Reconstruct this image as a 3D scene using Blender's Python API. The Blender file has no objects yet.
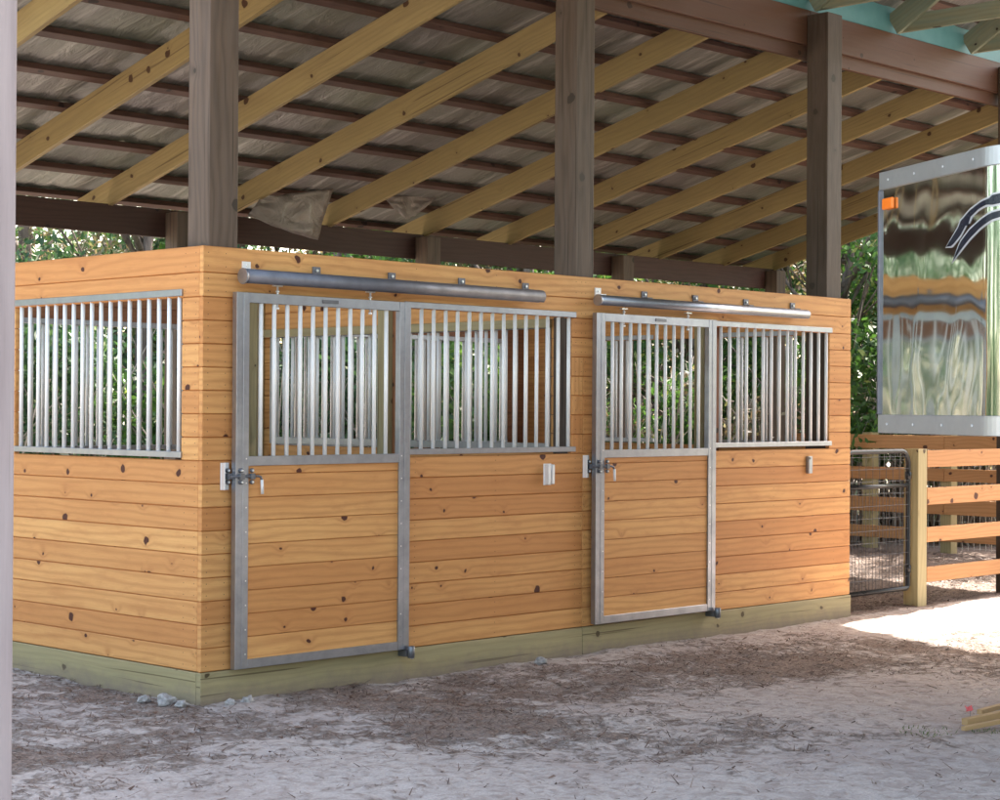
import bpy, math, random
import numpy as np
from mathutils import Vector, Matrix, noise
random.seed(7); rng = np.random.default_rng(7)
scene = bpy.context.scene
COL = scene.collection
R = math.radians

# ---------------------------------------------------------------- materials
def newmat(name):
    m = bpy.data.materials.new(name); m.use_nodes = True
    nt = m.node_tree; b = nt.nodes['Principled BSDF']
    return m, nt, b
class NB:
    """small node helper"""
    def __init__(s, nt): s.nt = nt
    def n(s, t, **kw):
        x = s.nt.nodes.new(t)
        for k, v in kw.items(): setattr(x, k, v)
        return x
    def l(s, a, b): s.nt.links.new(a, b)
    def _in(s, sock, v):
        if isinstance(v, (int, float)): sock.default_value = v
        elif isinstance(v, (tuple, list)): sock.default_value = v
        else: s.l(v, sock)
    def math(s, op, a, b=0.0, c=0.0, clamp=False):
        x = s.n('ShaderNodeMath', operation=op); x.use_clamp = clamp
        s._in(x.inputs[0], a); s._in(x.inputs[1], b)
        if op in ('MULTIPLY_ADD', 'SMOOTH_MIN', 'SMOOTH_MAX'): s._in(x.inputs[2], c)
        return x.outputs[0]
    def vec(s, x, y, z=0.0):
        c = s.n('ShaderNodeCombineXYZ'); s._in(c.inputs[0], x); s._in(c.inputs[1], y); s._in(c.inputs[2], z)
        return c.outputs[0]
    def noise(s, v, scale, detail=3.0, rough=0.5, dist=0.0):
        x = s.n('ShaderNodeTexNoise'); s.l(v, x.inputs['Vector'])
        x.inputs['Scale'].default_value = scale; x.inputs['Detail'].default_value = detail
        x.inputs['Roughness'].default_value = rough; x.inputs['Distortion'].default_value = dist
        return x.outputs['Fac']
    def ramp(s, f, stops):
        x = s.n('ShaderNodeValToRGB'); e = x.color_ramp.elements
        while len(e) < len(stops): e.new(0.5)
        for i, (p, c) in enumerate(stops):
            e[i].position = p
            e[i].color = (c, c, c, 1) if isinstance(c, (int, float)) else (*c, 1)
        s._in(x.inputs[0], f); return x.outputs[0]
    def mix(s, f, a, b, mode='MIX'):
        x = s.n('ShaderNodeMix', data_type='RGBA', blend_type=mode); x.clamp_factor = True
        s._in(x.inputs[0], f)
        for i, v in ((6, a), (7, b)):
            if isinstance(v, tuple): x.inputs[i].default_value = (*v[:3], 1)
            else: s.l(v, x.inputs[i])
        return x.outputs[2]
    def bump(s, h, strength=0.3, dist=0.01):
        x = s.n('ShaderNodeBump'); x.inputs['Strength'].default_value = strength
        x.inputs['Distance'].default_value = dist; s.l(h, x.inputs['Height']); return x.outputs[0]
    def attr(s, name):
        x = s.n('ShaderNodeAttribute'); x.attribute_name = name; return x.outputs['Fac']

def wood(name, c1, c2, grain, knot, ringK=70., ringA=14., ringmix=.35, knots=.5, knotr=.07, rough=.55,
         weather=0.0, weathercol=(.3, .3, .3), fibre=.25, crack=0.0, splash=False):
    """board wood: u runs along the board in metres, v across"""
    m, nt, b = newmat(name); N = NB(nt)
    uv = N.n('ShaderNodeUVMap'); sp = N.n('ShaderNodeSeparateXYZ'); N.l(uv.outputs[0], sp.inputs[0])
    u, v = sp.outputs[0], sp.outputs[1]
    tone = N.attr('tone')
    # knots
    wv = N.vec(u, v, N.math('MULTIPLY', tone, 37.))
    vo = N.n('ShaderNodeTexVoronoi', voronoi_dimensions='2D', feature='F1')
    vo.inputs['Scale'].default_value = 4.2
    vw = N.math('ADD', v, N.math('MULTIPLY', N.noise(N.vec(u, v, 3.), 7., 1.), .06))
    N.l(N.vec(N.math('MULTIPLY', u, .9), vw), vo.inputs['Vector'])
    d = vo.outputs['Distance']
    cs = N.n('ShaderNodeSeparateXYZ'); N.l(vo.outputs['Color'], cs.inputs[0])
    has = N.math('GREATER_THAN', cs.outputs[0], 1 - knots)
    kr = N.math('MULTIPLY', N.math('ADD', .22, N.math('MULTIPLY', N.math('POWER', cs.outputs[1], 2.2), 1.75)), knotr)
    dn = N.math('ADD', d, N.math('MULTIPLY', N.math('SUBTRACT', N.noise(wv, 26., 1.), .5), .10))
    km = N.math('MULTIPLY', has, N.math('SUBTRACT', 1., N.math('SMOOTH_MAX', 0., N.math('DIVIDE', N.math('SUBTRACT', dn, kr), .02, clamp=False), .1), clamp=True), clamp=True)
    halo = N.math('MULTIPLY', has, N.math('POWER', N.math('SUBTRACT', 1., N.math('MULTIPLY', d, 3.2), clamp=True), 2.))
    # growth rings
    n1 = N.noise(N.vec(N.math('MULTIPLY', u, .9), N.math('MULTIPLY', v, 5.), N.math('MULTIPLY', tone, 11.)), 1., 2., .5)
    val = N.math('ADD', N.math('MULTIPLY', v, ringK), N.math('MULTIPLY', n1, ringA))
    val = N.math('ADD', val, N.math('MULTIPLY', halo, 3.5))
    ring = N.math('MULTIPLY_ADD', N.math('SINE', N.math('MULTIPLY', val, 2.2)), .5, .5)
    ring = N.math('POWER', ring, 2.2)
    fib = N.noise(N.vec(N.math('MULTIPLY', u, 5.), N.math('MULTIPLY', v, 220.), tone), 1., 3., .6)
    base = N.mix(tone, c1, c2)
    blot = N.noise(N.vec(N.math('MULTIPLY', u, 1.2), N.math('MULTIPLY', v, 4.), tone), 1.3, 3., .5)
    base = N.mix(N.ramp(blot, [(.3, 0.), (.75, .55)]), base, c2)
    col = N.mix(N.math('MULTIPLY', ring, ringmix), base, grain)
    col = N.mix(N.math('MULTIPLY', N.ramp(fib, [(.35, 0.), (.75, 1.)]), fibre), col, grain)
    if name == 'stained_pine':
        wn = N.noise(N.vec(N.math('MULTIPLY', u, 2.2), N.math('MULTIPLY', v, 9.), tone), 1.8, 5., .7)
        col = N.mix(N.ramp(wn, [(.5, 0.), (.8, .45)]), col, grain)
    if weather:
        wn = N.noise(N.vec(N.math('MULTIPLY', u, 1.5), N.math('MULTIPLY', v, 14.), tone), 1.5, 5., .65)
        col = N.mix(N.ramp(wn, [(.3, 0.), (.7, weather)]), col, weathercol)
    if crack:
        cn = N.noise(N.vec(N.math('MULTIPLY', u, .7), N.math('MULTIPLY', v, 45.), tone), 1., 2., .4)
        cm = N.ramp(cn, [(.66, 0.), (.70, crack)])
        col = N.mix(cm, col, knot)
    col = N.mix(N.math('MULTIPLY', halo, .45), col, grain)
    col = N.mix(km, col, knot)
    if splash:
        ob = N.n('ShaderNodeTexCoord').outputs['Object']; sz = N.n('ShaderNodeSeparateXYZ'); N.l(ob, sz.inputs[0])
        sn = N.noise(ob, 9., 5., .7)
        sm = N.math('MULTIPLY', N.math('SUBTRACT', N.math('MULTIPLY', sn, .16), N.math('SUBTRACT', sz.outputs[2], .012)), 9., clamp=True)
        col = N.mix(N.math('MULTIPLY', sm, .75), col, (.20, .15, .13))
    N.l(col, b.inputs['Base Color'])
    N.l(N.ramp(fib, [(0., rough - .1), (1., min(1, rough + .15))]), b.inputs['Roughness'])
    b.inputs['Specular IOR Level'].default_value = .35
    N.l(N.bump(fib, .22, .0015), b.inputs['Normal'])
    return m

M = {}
M['pine'] = wood('stained_pine', (.80, .445, .165), (.57, .245, .080), (.40, .15, .045), (.07, .016, .008), knots=.45, knotr=.045, ringmix=.36, ringA=8., ringK=60)
M['pine_side'] = M['pine']
M['green'] = wood('treated_kickboard', (.46, .375, .205), (.35, .29, .15), (.22, .18, .09), (.08, .055, .025), knots=.3, knotr=.06, ringmix=.3, crack=.7, weather=.4, weathercol=(.27, .25, .15), splash=True)
M['rafter'] = wood('rafter_lumber', (.42, .325, .150), (.31, .235, .100), (.20, .14, .06), (.07, .035, .018), knots=.4, knotr=.06, ringmix=.3, weather=.5, weathercol=(.21, .155, .08), crack=.6)
M['grey_rafter'] = wood('truss_lumber', (.28, .24, .14), (.24, .25, .17), (.14, .13, .09), (.03, .02, .015), knots=.4, weather=.6, weathercol=(.17, .26, .23))
M['beam'] = wood('red_brown_beam', (.115, .050, .030), (.08, .034, .022), (.11, .05, .032), (.035, .015, .010), knots=.3, ringmix=.4, weather=.5, weathercol=(.10, .058, .04), crack=.6)
M['eave'] = wood('dark_eave_beam', (.075, .034, .028), (.055, .026, .022), (.03, .015, .013), (.015, .008, .008), knots=.15)
M['purlin'] = wood('purlin_lumber', (.115, .058, .046), (.07, .037, .032), (.04, .022, .02), (.02, .01, .01), knots=.3, weather=.4, weathercol=(.15, .085, .065))
M['post'] = wood('weathered_post', (.155, .105, .075), (.055, .035, .022), (.045, .03, .022), (.04, .028, .02), knots=.3, ringK=45., ringmix=.55, weather=.6, weathercol=(.125, .095, .08), crack=.9)
M['greypost'] = wood('silver_grey_post', (.33, .295, .315), (.28, .25, .265), (.20, .175, .19), (.12, .10, .10), knots=.2, ringK=40., ringmix=.5, weather=.5, weathercol=(.38, .35, .37), crack=.8, rough=.8)
M['fence'] = wood('fence_pine', (.68, .36, .16), (.56, .27, .11), (.40, .17, .06), (.10, .035, .02), knots=.5, knotr=.08)
M['fencepost'] = wood('fence_post_lumber', (.52, .43, .23), (.44, .36, .19), (.31, .24, .12), (.10, .06, .03), knots=.3)
M['jamb_rear_shade'] = wood('jamb_and_shaded_rear_board', (.38, .17, .075), (.27, .11, .055), (.17, .065, .03), (.05, .02, .01), knots=.5)  # brown jamb boards; on the rear wall this dark tone paints in shade
M['offcut'] = wood('offcut_lumber', (.50, .33, .17), (.42, .27, .13), (.40, .25, .11), (.12, .06, .03), knots=.1)

def metal(name, col, rough, met=1.0, var=.15, bump=0.0, scale=9., col2=None):
    m, nt, b = newmat(name); N = NB(nt)
    tc = N.n('ShaderNodeTexCoord'); f = N.noise(tc.outputs['Object'], scale, 4., .6)
    c2 = col2 or tuple(c * (1 - var) for c in col)
    N.l(N.mix(N.ramp(f, [(.3, 0.), (.7, 1.)]), col, c2), b.inputs['Base Color'])
    b.inputs['Metallic'].default_value = met
    N.l(N.ramp(f, [(.2, max(.02, rough - .08)), (.8, rough + .1)]), b.inputs['Roughness'])
    if bump: N.l(N.bump(N.noise(tc.outputs['Object'], 40., 3.), bump, .002), b.inputs['Normal'])
    return m
M['galv'] = metal('galvanised_frame', (.42, .445, .51), .34, .92, .25, .2)
M['galv_dark'] = metal('galvanised_track', (.20, .205, .24), .5, .6, .25, .15)
M['bar'] = metal('galvanised_bar', (.93, .935, .93), .4, .1, .05)
M['zinc'] = metal('zinc_plate', (.86, .86, .87), .45, .3, .05)
M['bolt'] = metal('dark_bolt', (.20, .21, .24), .4, .7, .3)
M['gateblack'] = metal('black_gate_paint', (.02, .021, .024), .3, 0., .2)
M['wire'] = metal('gate_wire', (.10, .10, .11), .5, .4, .2)
M['fencewire'] = metal('fence_wire', (.62, .63, .62), .5, .3, .1)
M['alu'] = metal('aluminium_trim', (.55, .575, .61), .36, .8, .12, .1)
M['rivet'] = metal('rivet', (.9, .9, .9), .3, .6, .05)
M['nail'] = metal('nail_head', (.09, .045, .03), .6, .2, .1)

def flat(name, col, rough=.6, emit=None):
    m, nt, b = newmat(name); b.inputs['Base Color'].default_value = (*col, 1); b.inputs['Roughness'].default_value = rough
    return m
M['orange'] = flat('amber_lens', (.95, .22, .02), .25)
M['rubber'] = flat('rubber', (.03, .03, .032), .8)
M['navy'] = metal('navy_vinyl', (.012, .016, .035), .25, 0., .2)
M['silver'] = metal('silver_vinyl', (.55, .56, .6), .35, .3, .1)
M['pink'] = flat('pink_plastic', (.85, .16, .17), .5)
M['whitepaint'] = flat('white_paint', (.75, .75, .74), .4)

# polished trailer skin
m, nt, b = newmat('polished_steel'); N = NB(nt)
tc = N.n('ShaderNodeTexCoord')
b.inputs['Base Color'].default_value = (.80, .84, .80, 1); b.inputs['Metallic'].default_value = 1.; b.inputs['Roughness'].default_value = .05
mp = N.n('ShaderNodeMapping'); N.l(tc.outputs['Object'], mp.inputs[0]); mp.inputs['Scale'].default_value = (1.9, 1.9, .95)
h = N.noise(mp.outputs[0], 2.0, 1.0, .4, .3)
N.l(N.bump(h, .15, .05), b.inputs['Normal'])
M['mirror'] = m

# metal roof sheet lined with crinkled foil
def sheet(name, c1, c2, c3):
    m, nt, b = newmat(name); N = NB(nt)
    tc = N.n('ShaderNodeTexCoord'); sp = N.n('ShaderNodeSeparateXYZ'); N.l(tc.outputs['Object'], sp.inputs[0])
    st = N.noise(N.vec(N.math('MULTIPLY', sp.outputs[0], 9.), N.math('MULTIPLY', sp.outputs[1], 1.1), 0.), 1., 5., .65, .6)
    bl = N.noise(tc.outputs['Object'], .7, 4., .55)
    col = N.mix(N.ramp(bl, [(.35, 0.), (.65, 1.)]), c1, c2)
    col = N.mix(N.ramp(st, [(.52, 0.), (.74, .8)]), col, c3)
    N.l(col, b.inputs['Base Color']); b.inputs['Metallic'].default_value = .25
    b.inputs['Roughness'].default_value = .5
    wr = N.noise(N.vec(N.math('MULTIPLY', sp.outputs[0], 5.), N.math('MULTIPLY', sp.outputs[1], 1.6), 0.), 1.6, 4., .6, 1.2)
    N.l(N.bump(wr, .8, .03), b.inputs['Normal'])
    return m
M['sheet'] = sheet('roof_lining', (.215, .23, .195), (.18, .168, .165), (.50, .49, .47))
m, nt, b = newmat('torn_foil'); N = NB(nt); tc = N.n('ShaderNodeTexCoord')
f = N.noise(tc.outputs['Object'], 3.5, 5., .6, 1.0)
N.l(N.ramp(f, [(.35, (.20, .165, .155)), (.6, (.30, .26, .25)), (.75, (.46, .45, .44))]), b.inputs['Base Color']); b.inputs['Roughness'].default_value = .45; b.inputs['Metallic'].default_value = .2
N.l(N.bump(f, 1., .05), b.inputs['Normal']); M['foil'] = m
m, nt, b = newmat('teal_sheet'); N = NB(nt); tc = N.n('ShaderNodeTexCoord')
f = N.noise(tc.outputs['Object'], 7., 4., .6)
N.l(N.mix(f, (.06, .20, .23), (.12, .29, .32)), b.inputs['Base Color']); b.inputs['Roughness'].default_value = .55
M['teal'] = m

def leafmat(name, stops, trans=.35):
    m, nt, b = newmat(name); N = NB(nt)
    t = N.attr('tone'); col = N.ramp(t, stops)
    out = nt.nodes['Material Output']
    b.inputs['Roughness'].default_value = .5; b.inputs['Specular IOR Level'].default_value = .4
    N.l(col, b.inputs['Base Color'])
    tr = N.n('ShaderNodeBsdfTranslucent'); N.l(N.mix(1., col, (1., 1., .55), 'MULTIPLY'), tr.inputs[0])
    mx = N.n('ShaderNodeMixShader'); mx.inputs[0].default_value = trans
    N.l(b.outputs[0], mx.inputs[1]); N.l(tr.outputs[0], mx.inputs[2]); N.l(mx.outputs[0], out.inputs['Surface'])
    return m
M['leaf'] = leafmat('broad_leaves', [(0., (.035, .085, .03)), (.45, (.07, .16, .045)), (.8, (.13, .26, .06)), (1., (.30, .36, .14))])
M['leafdark'] = leafmat('dark_leaves', [(0., (.035, .08, .045)), (.5, (.06, .13, .065)), (.9, (.11, .20, .09)), (1., (.38, .42, .37))])
M['leafdry'] = leafmat('dry_leaves', [(0., (.14, .11, .09)), (.35, (.26, .20, .17)), (.65, (.12, .19, .07)), (1., (.50, .45, .40))])
M['twig'] = leafmat('twigs', [(0., (.16, .13, .11)), (.6, (.30, .26, .22)), (1., (.50, .46, .42))], .05)
M['litter'] = leafmat('leaf_litter', [(0., (.06, .034, .028)), (.5, (.13, .078, .06)), (.85, (.24, .155, .12)), (1., (.50, .43, .38))], .02)
M['blade'] = leafmat('grass_blades', [(0., (.06, .11, .03)), (.7, (.14, .2, .06)), (1., (.34, .3, .14))], .3)
m, nt, b = newmat('bark'); N = NB(nt); tc = N.n('ShaderNodeTexCoord')
mp = N.n('ShaderNodeMapping'); N.l(tc.outputs['Object'], mp.inputs[0]); mp.inputs['Scale'].default_value = (9, 9, 1.6)
f = N.noise(mp.outputs[0], 1.5, 6., .65)
N.l(N.ramp(f, [(.3, (.06, .045, .038)), (.7, (.26, .21, .18))]), b.inputs['Base Color']); b.inputs['Roughness'].default_value = .9
N.l(N.bump(f, .8, .03), b.inputs['Normal']); M['bark'] = m

# sandy ground
m, nt, b = newmat('sandy_ground'); N = NB(nt); tc = N.n('ShaderNodeTexCoord'); P = tc.outputs['Object']
sp = N.n('ShaderNodeSeparateXYZ'); N.l(P, sp.inputs[0]); X, Y = sp.outputs[0], sp.outputs[1]
lit = N.attr('litter')                                # drifted litter, thinned in the painted pool of sun (built with the mesh)
fine = N.noise(P, 26., 6., .7); mid = N.noise(P, 5., 5., .62, .8); big = N.noise(P, .8, 3., .5)
wisp = N.noise(N.vec(N.math('MULTIPLY', N.math('ADD', X, Y), 2.2), N.math('MULTIPLY', N.math('SUBTRACT', X, Y), 9.), 0.), 2., 5., .7, 1.)
cover = N.math('ADD', N.math('ADD', N.math('MULTIPLY', mid, .9), N.math('MULTIPLY', wisp, .55)), N.math('MULTIPLY', fine, .45))
cover = N.math('ADD', cover, N.math('MULTIPLY', N.math('SUBTRACT', lit, .5), 1.0))
vf = N.noise(P, 75., 3., .7); clod = N.noise(P, 14., 4., .65, .5)
cover = N.math('ADD', cover, N.math('MULTIPLY', N.math('SUBTRACT', clod, .5), 1.3))
cover = N.math('ADD', cover, N.math('MULTIPLY', N.math('SUBTRACT', vf, .5), .7))
cm = N.math('MULTIPLY', N.math('SUBTRACT', cover, .96), 3.2, clamp=True)
sand = N.mix(N.ramp(vf, [(.3, 0.), (.7, 1.)]), (.41, .355, .335), (.57, .505, .475))
sand = N.mix(N.ramp(big, [(.4, 0.), (.7, .5)]), sand, (.36, .30, .29))
sand = N.mix(N.ramp(clod, [(.46, 0.), (.62, .75)]), sand, (.33, .27, .245))
sand = N.mix(N.ramp(mid, [(.5, 0.), (.7, .5)]), sand, (.30, .24, .22))
duff = N.mix(N.ramp(vf, [(.32, 0.), (.66, 1.)]), (.115, .08, .066), (.35, .27, .23))
col = N.mix(N.math('MULTIPLY', cm, .88), sand, duff)
# green growth away from the building
gr = N.math('MULTIPLY', N.attr('green'), N.ramp(N.noise(P, 1.1, 5., .6), [(.38, 0.), (.6, 1.)]))
col = N.mix(gr, col, N.mix(fine, (.06, .10, .03), (.14, .19, .07)))
N.l(col, b.inputs['Base Color']); b.inputs['Roughness'].default_value = .95; b.inputs['Specular IOR Level'].default_value = .15
hh = N.math('ADD', N.math('MULTIPLY', mid, .6), N.math('MULTIPLY', clod, .7))
N.l(N.bump(N.math('ADD', hh, N.math('MULTIPLY', cm, .3)), 1., .035), b.inputs['Normal'])
M['ground'] = m
m, nt, b = newmat('stone'); N = NB(nt); tc = N.n('ShaderNodeTexCoord'); f = N.noise(tc.outputs['Object'], 30., 5., .6)
N.l(N.ramp(f, [(.3, (.25, .23, .23)), (.7, (.52, .49, .48))]), b.inputs['Base Color']); b.inputs['Roughness'].default_value = .95; N.l(N.bump(f, .6, .01), b.inputs['Normal']); M['stone'] = m

# ---------------------------------------------------------------- mesh builder
class MB:
    def __init__(s): s.v = []; s.f = []; s.uv = []; s.t = []; s.mi = []; s.sm = []
    def face(s, idx, uvs, tone, mi=0, smooth=False):
        s.f.append(idx); s.uv += uvs; s.t.append(tone); s.mi.append(mi); s.sm.append(smooth)
    def box(s, x0, x1, y0, y1, z0, z1, tone=None, mi=0, T=None, axis=None):
        x0, x1 = min(x0, x1), max(x0, x1); y0, y1 = min(y0, y1), max(y0, y1); z0, z1 = min(z0, z1), max(z0, z1)
        d = (x1 - x0, y1 - y0, z1 - z0)
        ax = d.index(max(d)) if axis is None else axis
        if tone is None: tone = random.random()
        ou, ov = random.random() * 40, random.random() * 40
        P = [(x, y, z) for x in (x0, x1) for y in (y0, y1) for z in (z0, z1)]
        b = len(s.v)
        for p in P: s.v.append(tuple(T @ Vector(p)) if T else p)
        F = [((0, 1, 3, 2), 0), ((4, 6, 7, 5), 0), ((0, 4, 5, 1), 1), ((2, 3, 7, 6), 1), ((0, 2, 6, 4), 2), ((1, 5, 7, 3), 2)]
        for k, (q, na) in enumerate(F):
            if na == ax: a1, a2 = [a for a in range(3) if a != ax]
            else: a1 = ax; a2 = [a for a in range(3) if a != ax and a != na][0]
            # continue v round the section so grain wraps
            s.face([b + i for i in q], [(P[i][a1] + ou, P[i][a2] + ov + .37 * k) for i in q], tone, mi)
    def beam(s, p0, p1, w, h, tone=None, mi=0, up=(0, 0, 1)):
        """timber whose centre line runs p0 to p1; w across, h along up"""
        p0 = Vector(p0); p1 = Vector(p1); x = (p1 - p0); L = x.length; x.normalize()
        y = Vector(up).cross(x); y.normalize(); z = x.cross(y)
        T = Matrix(((x.x, y.x, z.x, p0.x), (x.y, y.y, z.y, p0.y), (x.z, y.z, z.z, p0.z), (0, 0, 0, 1)))
        s.box(0, L, -w / 2, w / 2, -h / 2, h / 2, tone, mi, T, 0)
    def tube(s, pts, r, seg=10, tone=None, mi=0, cap=True):
        if tone is None: tone = random.random()
        pts = [Vector(p) for p in pts]; n = len(pts); rr = r if isinstance(r, (list, tuple)) else [r] * n
        b = len(s.v); prev = None
        for i, p in enumerate(pts):
            d = (pts[min(i + 1, n - 1)] - pts[max(i - 1, 0)]).normalized()
            a = prev if prev is not None else (Vector((0, 0, 1)) if abs(d.z) < .9 else Vector((1, 0, 0)))
            u = (a - d * a.dot(d)).normalized(); prev = u; w = d.cross(u)
            for k in range(seg):
                t = 2 * math.pi * k / seg
                s.v.append(tuple(p + (u * math.cos(t) + w * math.sin(t)) * rr[i]))
        for i in range(n - 1):
            for k in range(seg):
                k2 = (k + 1) % seg
                s.face([b + i * seg + k, b + i * seg + k2, b + (i + 1) * seg + k2, b + (i + 1) * seg + k],
                       [(i, k / seg), (i, (k + 1) / seg), (i + 1, (k + 1) / seg), (i + 1, k / seg)], tone, mi, True)
        if cap:
            s.face([b + k for k in range(seg)][::-1], [(0, 0)] * seg, tone, mi)
            s.face([b + (n - 1) * seg + k for k in range(seg)], [(0, 0)] * seg, tone, mi)
    def prism(s, poly, off, fn, tone=.5, mi=0, mi_side=None):
        """polygon in 2-D extruded by off through fn(a, b, depth)"""
        b = len(s.v); n = len(poly)
        for a_, b_ in poly: s.v.append(tuple(fn(a_, b_, 0)))
        for a_, b_ in poly: s.v.append(tuple(fn(a_, b_, off)))
        s.face(list(range(b, b + n))[::-1], [(0, 0)] * n, tone, mi)
        s.face(list(range(b + n, b + 2 * n)), [(0, 0)] * n, tone, mi)
        for i in range(n):
            j = (i + 1) % n
            s.face([b + i, b + j, b + n + j, b + n + i], [(0, 0)] * 4, tone, mi if mi_side is None else mi_side)
    def build(s, name, mats, parent=None, bevel=0., loc=None, seg=1):
        me = bpy.data.meshes.new(name); me.from_pydata(s.v, [], s.f); 
        ul = me.uv_layers.new(name='UVMap'); ul.data.foreach_set('uv', [c for q in s.uv for c in q])
        at = me.attributes.new('tone', 'FLOAT', 'FACE'); at.data.foreach_set('value', s.t)
        me.polygons.foreach_set('material_index', s.mi); me.polygons.foreach_set('use_smooth', s.sm)
        for mm in (mats if isinstance(mats, list) else [mats]): me.materials.append(mm)
        me.update()
        o = bpy.data.objects.new(name, me); COL.objects.link(o)
        if parent: o.parent = parent
        if loc: o.location = loc
        if bevel:
            md = o.modifiers.new('bevel', 'BEVEL'); md.width = bevel; md.segments = seg; md.limit_method = 'ANGLE'; md.angle_limit = R(50)
        return o
def quads(name, V, tone, mat, parent=None, smooth=False, extra=None):
    """V: (n,4,3) array of quads"""
    n = len(V); me = bpy.data.meshes.new(name)
    me.vertices.add(n * 4); me.vertices.foreach_set('co', V.reshape(-1).astype(np.float32))
    me.loops.add(n * 4); me.loops.foreach_set('vertex_index', np.arange(n * 4, dtype=np.int32))
    me.polygons.add(n); me.polygons.foreach_set('loop_start', np.arange(0, n * 4, 4, dtype=np.int32))
    me.polygons.foreach_set('loop_total', np.full(n, 4, dtype=np.int32))
    at = me.attributes.new('tone', 'FLOAT', 'FACE'); at.data.foreach_set('value', tone.astype(np.float32))
    me.materials.append(mat); me.update(); me.validate()
    o = bpy.data.objects.new(name, me); COL.objects.link(o)
    if parent: o.parent = parent
    return o
def tag(o, label=None, cat=None, group=None, kind=None):
    if label: o['label'] = label
    if cat: o['category'] = cat
    if group: o['group'] = group
    if kind: o['kind'] = kind
    return o
def thing(name, loc, label, cat, group=None):
    o = bpy.data.objects.new(name, None); COL.objects.link(o); o.location = loc; o.empty_display_size = .2
    return tag(o, label, cat, group)
def copy_tree(o, parent=None):
    c = o.copy(); COL.objects.link(c)
    if parent: c.parent = parent
    for ch in list(o.children): copy_tree(ch, c)
    return c

# ---------------------------------------------------------------- camera
cam_d = bpy.data.cameras.new('camera'); cam = bpy.data.objects.new('camera', cam_d); COL.objects.link(cam)
yaw, pitch, roll = 0.8021, 0.0045, 0.0061
f = Vector((math.sin(yaw) * math.cos(pitch), math.cos(yaw) * math.cos(pitch), math.sin(pitch)))
r0 = Vector((math.cos(yaw), -math.sin(yaw), 0)); u0 = r0.cross(f)
r = math.cos(roll) * r0 + math.sin(roll) * u0; u = -math.sin(roll) * r0 + math.cos(roll) * u0
cam.matrix_world = Matrix(((r.x, u.x, -f.x, -6.1625), (r.y, u.y, -f.y, -8.2205), (r.z, u.z, -f.z, 1.619), (0, 0, 0, 1)))
cam_d.sensor_width = 36; cam_d.sensor_fit = 'HORIZONTAL'; cam_d.lens = 1.8576 * 36
cam_d.clip_start = .05; cam_d.clip_end = 900
scene.camera = cam

# ---------------------------------------------------------------- light
SUN = Vector((.72, .06, 1.0)).normalized()
w = bpy.data.worlds.new('World'); scene.world = w; w.use_nodes = True
nt = w.node_tree; bg = nt.nodes['Background']; sky = nt.nodes.new('ShaderNodeTexSky'); sky.sky_type = 'NISHITA'; sky.sun_disc = False
sky.sun_elevation = math.asin(SUN.z); sky.sun_rotation = math.atan2(SUN.x, SUN.y)
sky.dust_density = 2.5; sky.air_density = 1.0; sky.ozone_density = 1.0
tint = nt.nodes.new('ShaderNodeMix'); tint.data_type = 'RGBA'; tint.blend_type = 'MULTIPLY'; tint.inputs[0].default_value = 1.
tint.inputs[7].default_value = (1.16, 1.0, .80, 1)
nt.links.new(sky.outputs[0], tint.inputs[6]); nt.links.new(tint.outputs[2], bg.inputs[0]); bg.inputs[1].default_value = .15
sl = bpy.data.lights.new('sun', 'SUN'); sl.energy = 4.0; sl.angle = R(.55); sl.color = (1., .93, .82)
so = bpy.data.objects.new('sun', sl); COL.objects.link(so); so.rotation_euler = SUN.to_track_quat('Z', 'Y').to_euler(); so.location = (0, 0, 30)
vs = scene.view_settings; vs.view_transform = 'Standard'; vs.look = 'None'; vs.exposure = 2.5; vs.gamma = 1; vs.use_curve_mapping = False
scene.cycles.max_bounces = 7; scene.cycles.diffuse_bounces = 3; scene.cycles.glossy_bounces = 4

# ---------------------------------------------------------------- ground
def axis_coords(lo, hi, a, b, fine, coarse):
    c = list(np.arange(a, b, fine)); s = fine; x = a
    left = []
    while x > lo: s *= 1.25; x -= s; left.append(x)
    right = []; x = c[-1]; s = fine
    while x < hi: s *= 1.25; x += s; right.append(x)
    return np.array(left[::-1] + c + right)
GX = axis_coords(-160, 260, -4, 12.5, .06, 5); GY = axis_coords(-160, 260, -6, 4.5, .06, 5)
def litter_amount(x, y):
    n = noise.noise(Vector((x * .55, y * .55, 3.1))) * .55 + noise.noise(Vector((x * 1.7, y * 1.7, 9.))) * .3
    band = math.exp(-((y + .95) / .75) ** 2) * (.42 if x > 1.5 else .22)       # drifted along the stall fronts
    if x > 3.2: band += .16 * math.exp(-((y + 2.3) / 1.0) ** 2)
    if x > 5.: band += .30 * math.exp(-((y + 1.9) / 1.5) ** 2)
    if y > .05 and x > 6.3: band += .8
    corner = .25 * math.exp(-((x - .4) ** 2 + (y + 1.4) ** 2) / .8)
    left = .18 if (x < 0 and y > -1.) else 0
    sun_pool = -.8 * math.exp(-((x - 6.7) / 1.7) ** 2 - ((y + .75) / .85) ** 2)   # painted pool of sun: litter thinned so the sand pales
    mid_ = -.17 * max(0, min(1, (-y - 1.5) / .5)) * max(0, min(1, (4.4 - x) / 1.2))
    return .39 + n * .85 + band + corner + left + sun_pool + mid_ - (.10 if x < 1.2 else .02) * max(0, min(1, (-y - 1.7) / 1.2)) + .22 * noise.noise(Vector((x * 3.6, y * 3.6, 21.)))
def ground_z(x, y):
    z = noise.noise(Vector((x * .9, y * .9, 0))) * .022 + noise.noise(Vector((x * 4, y * 4, 5.))) * .016
    z += noise.noise(Vector((x * 12, y * 12, 2.))) * .009
    return z - .014
nx, ny = len(GX), len(GY); V = []; L = []; G = []
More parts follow.
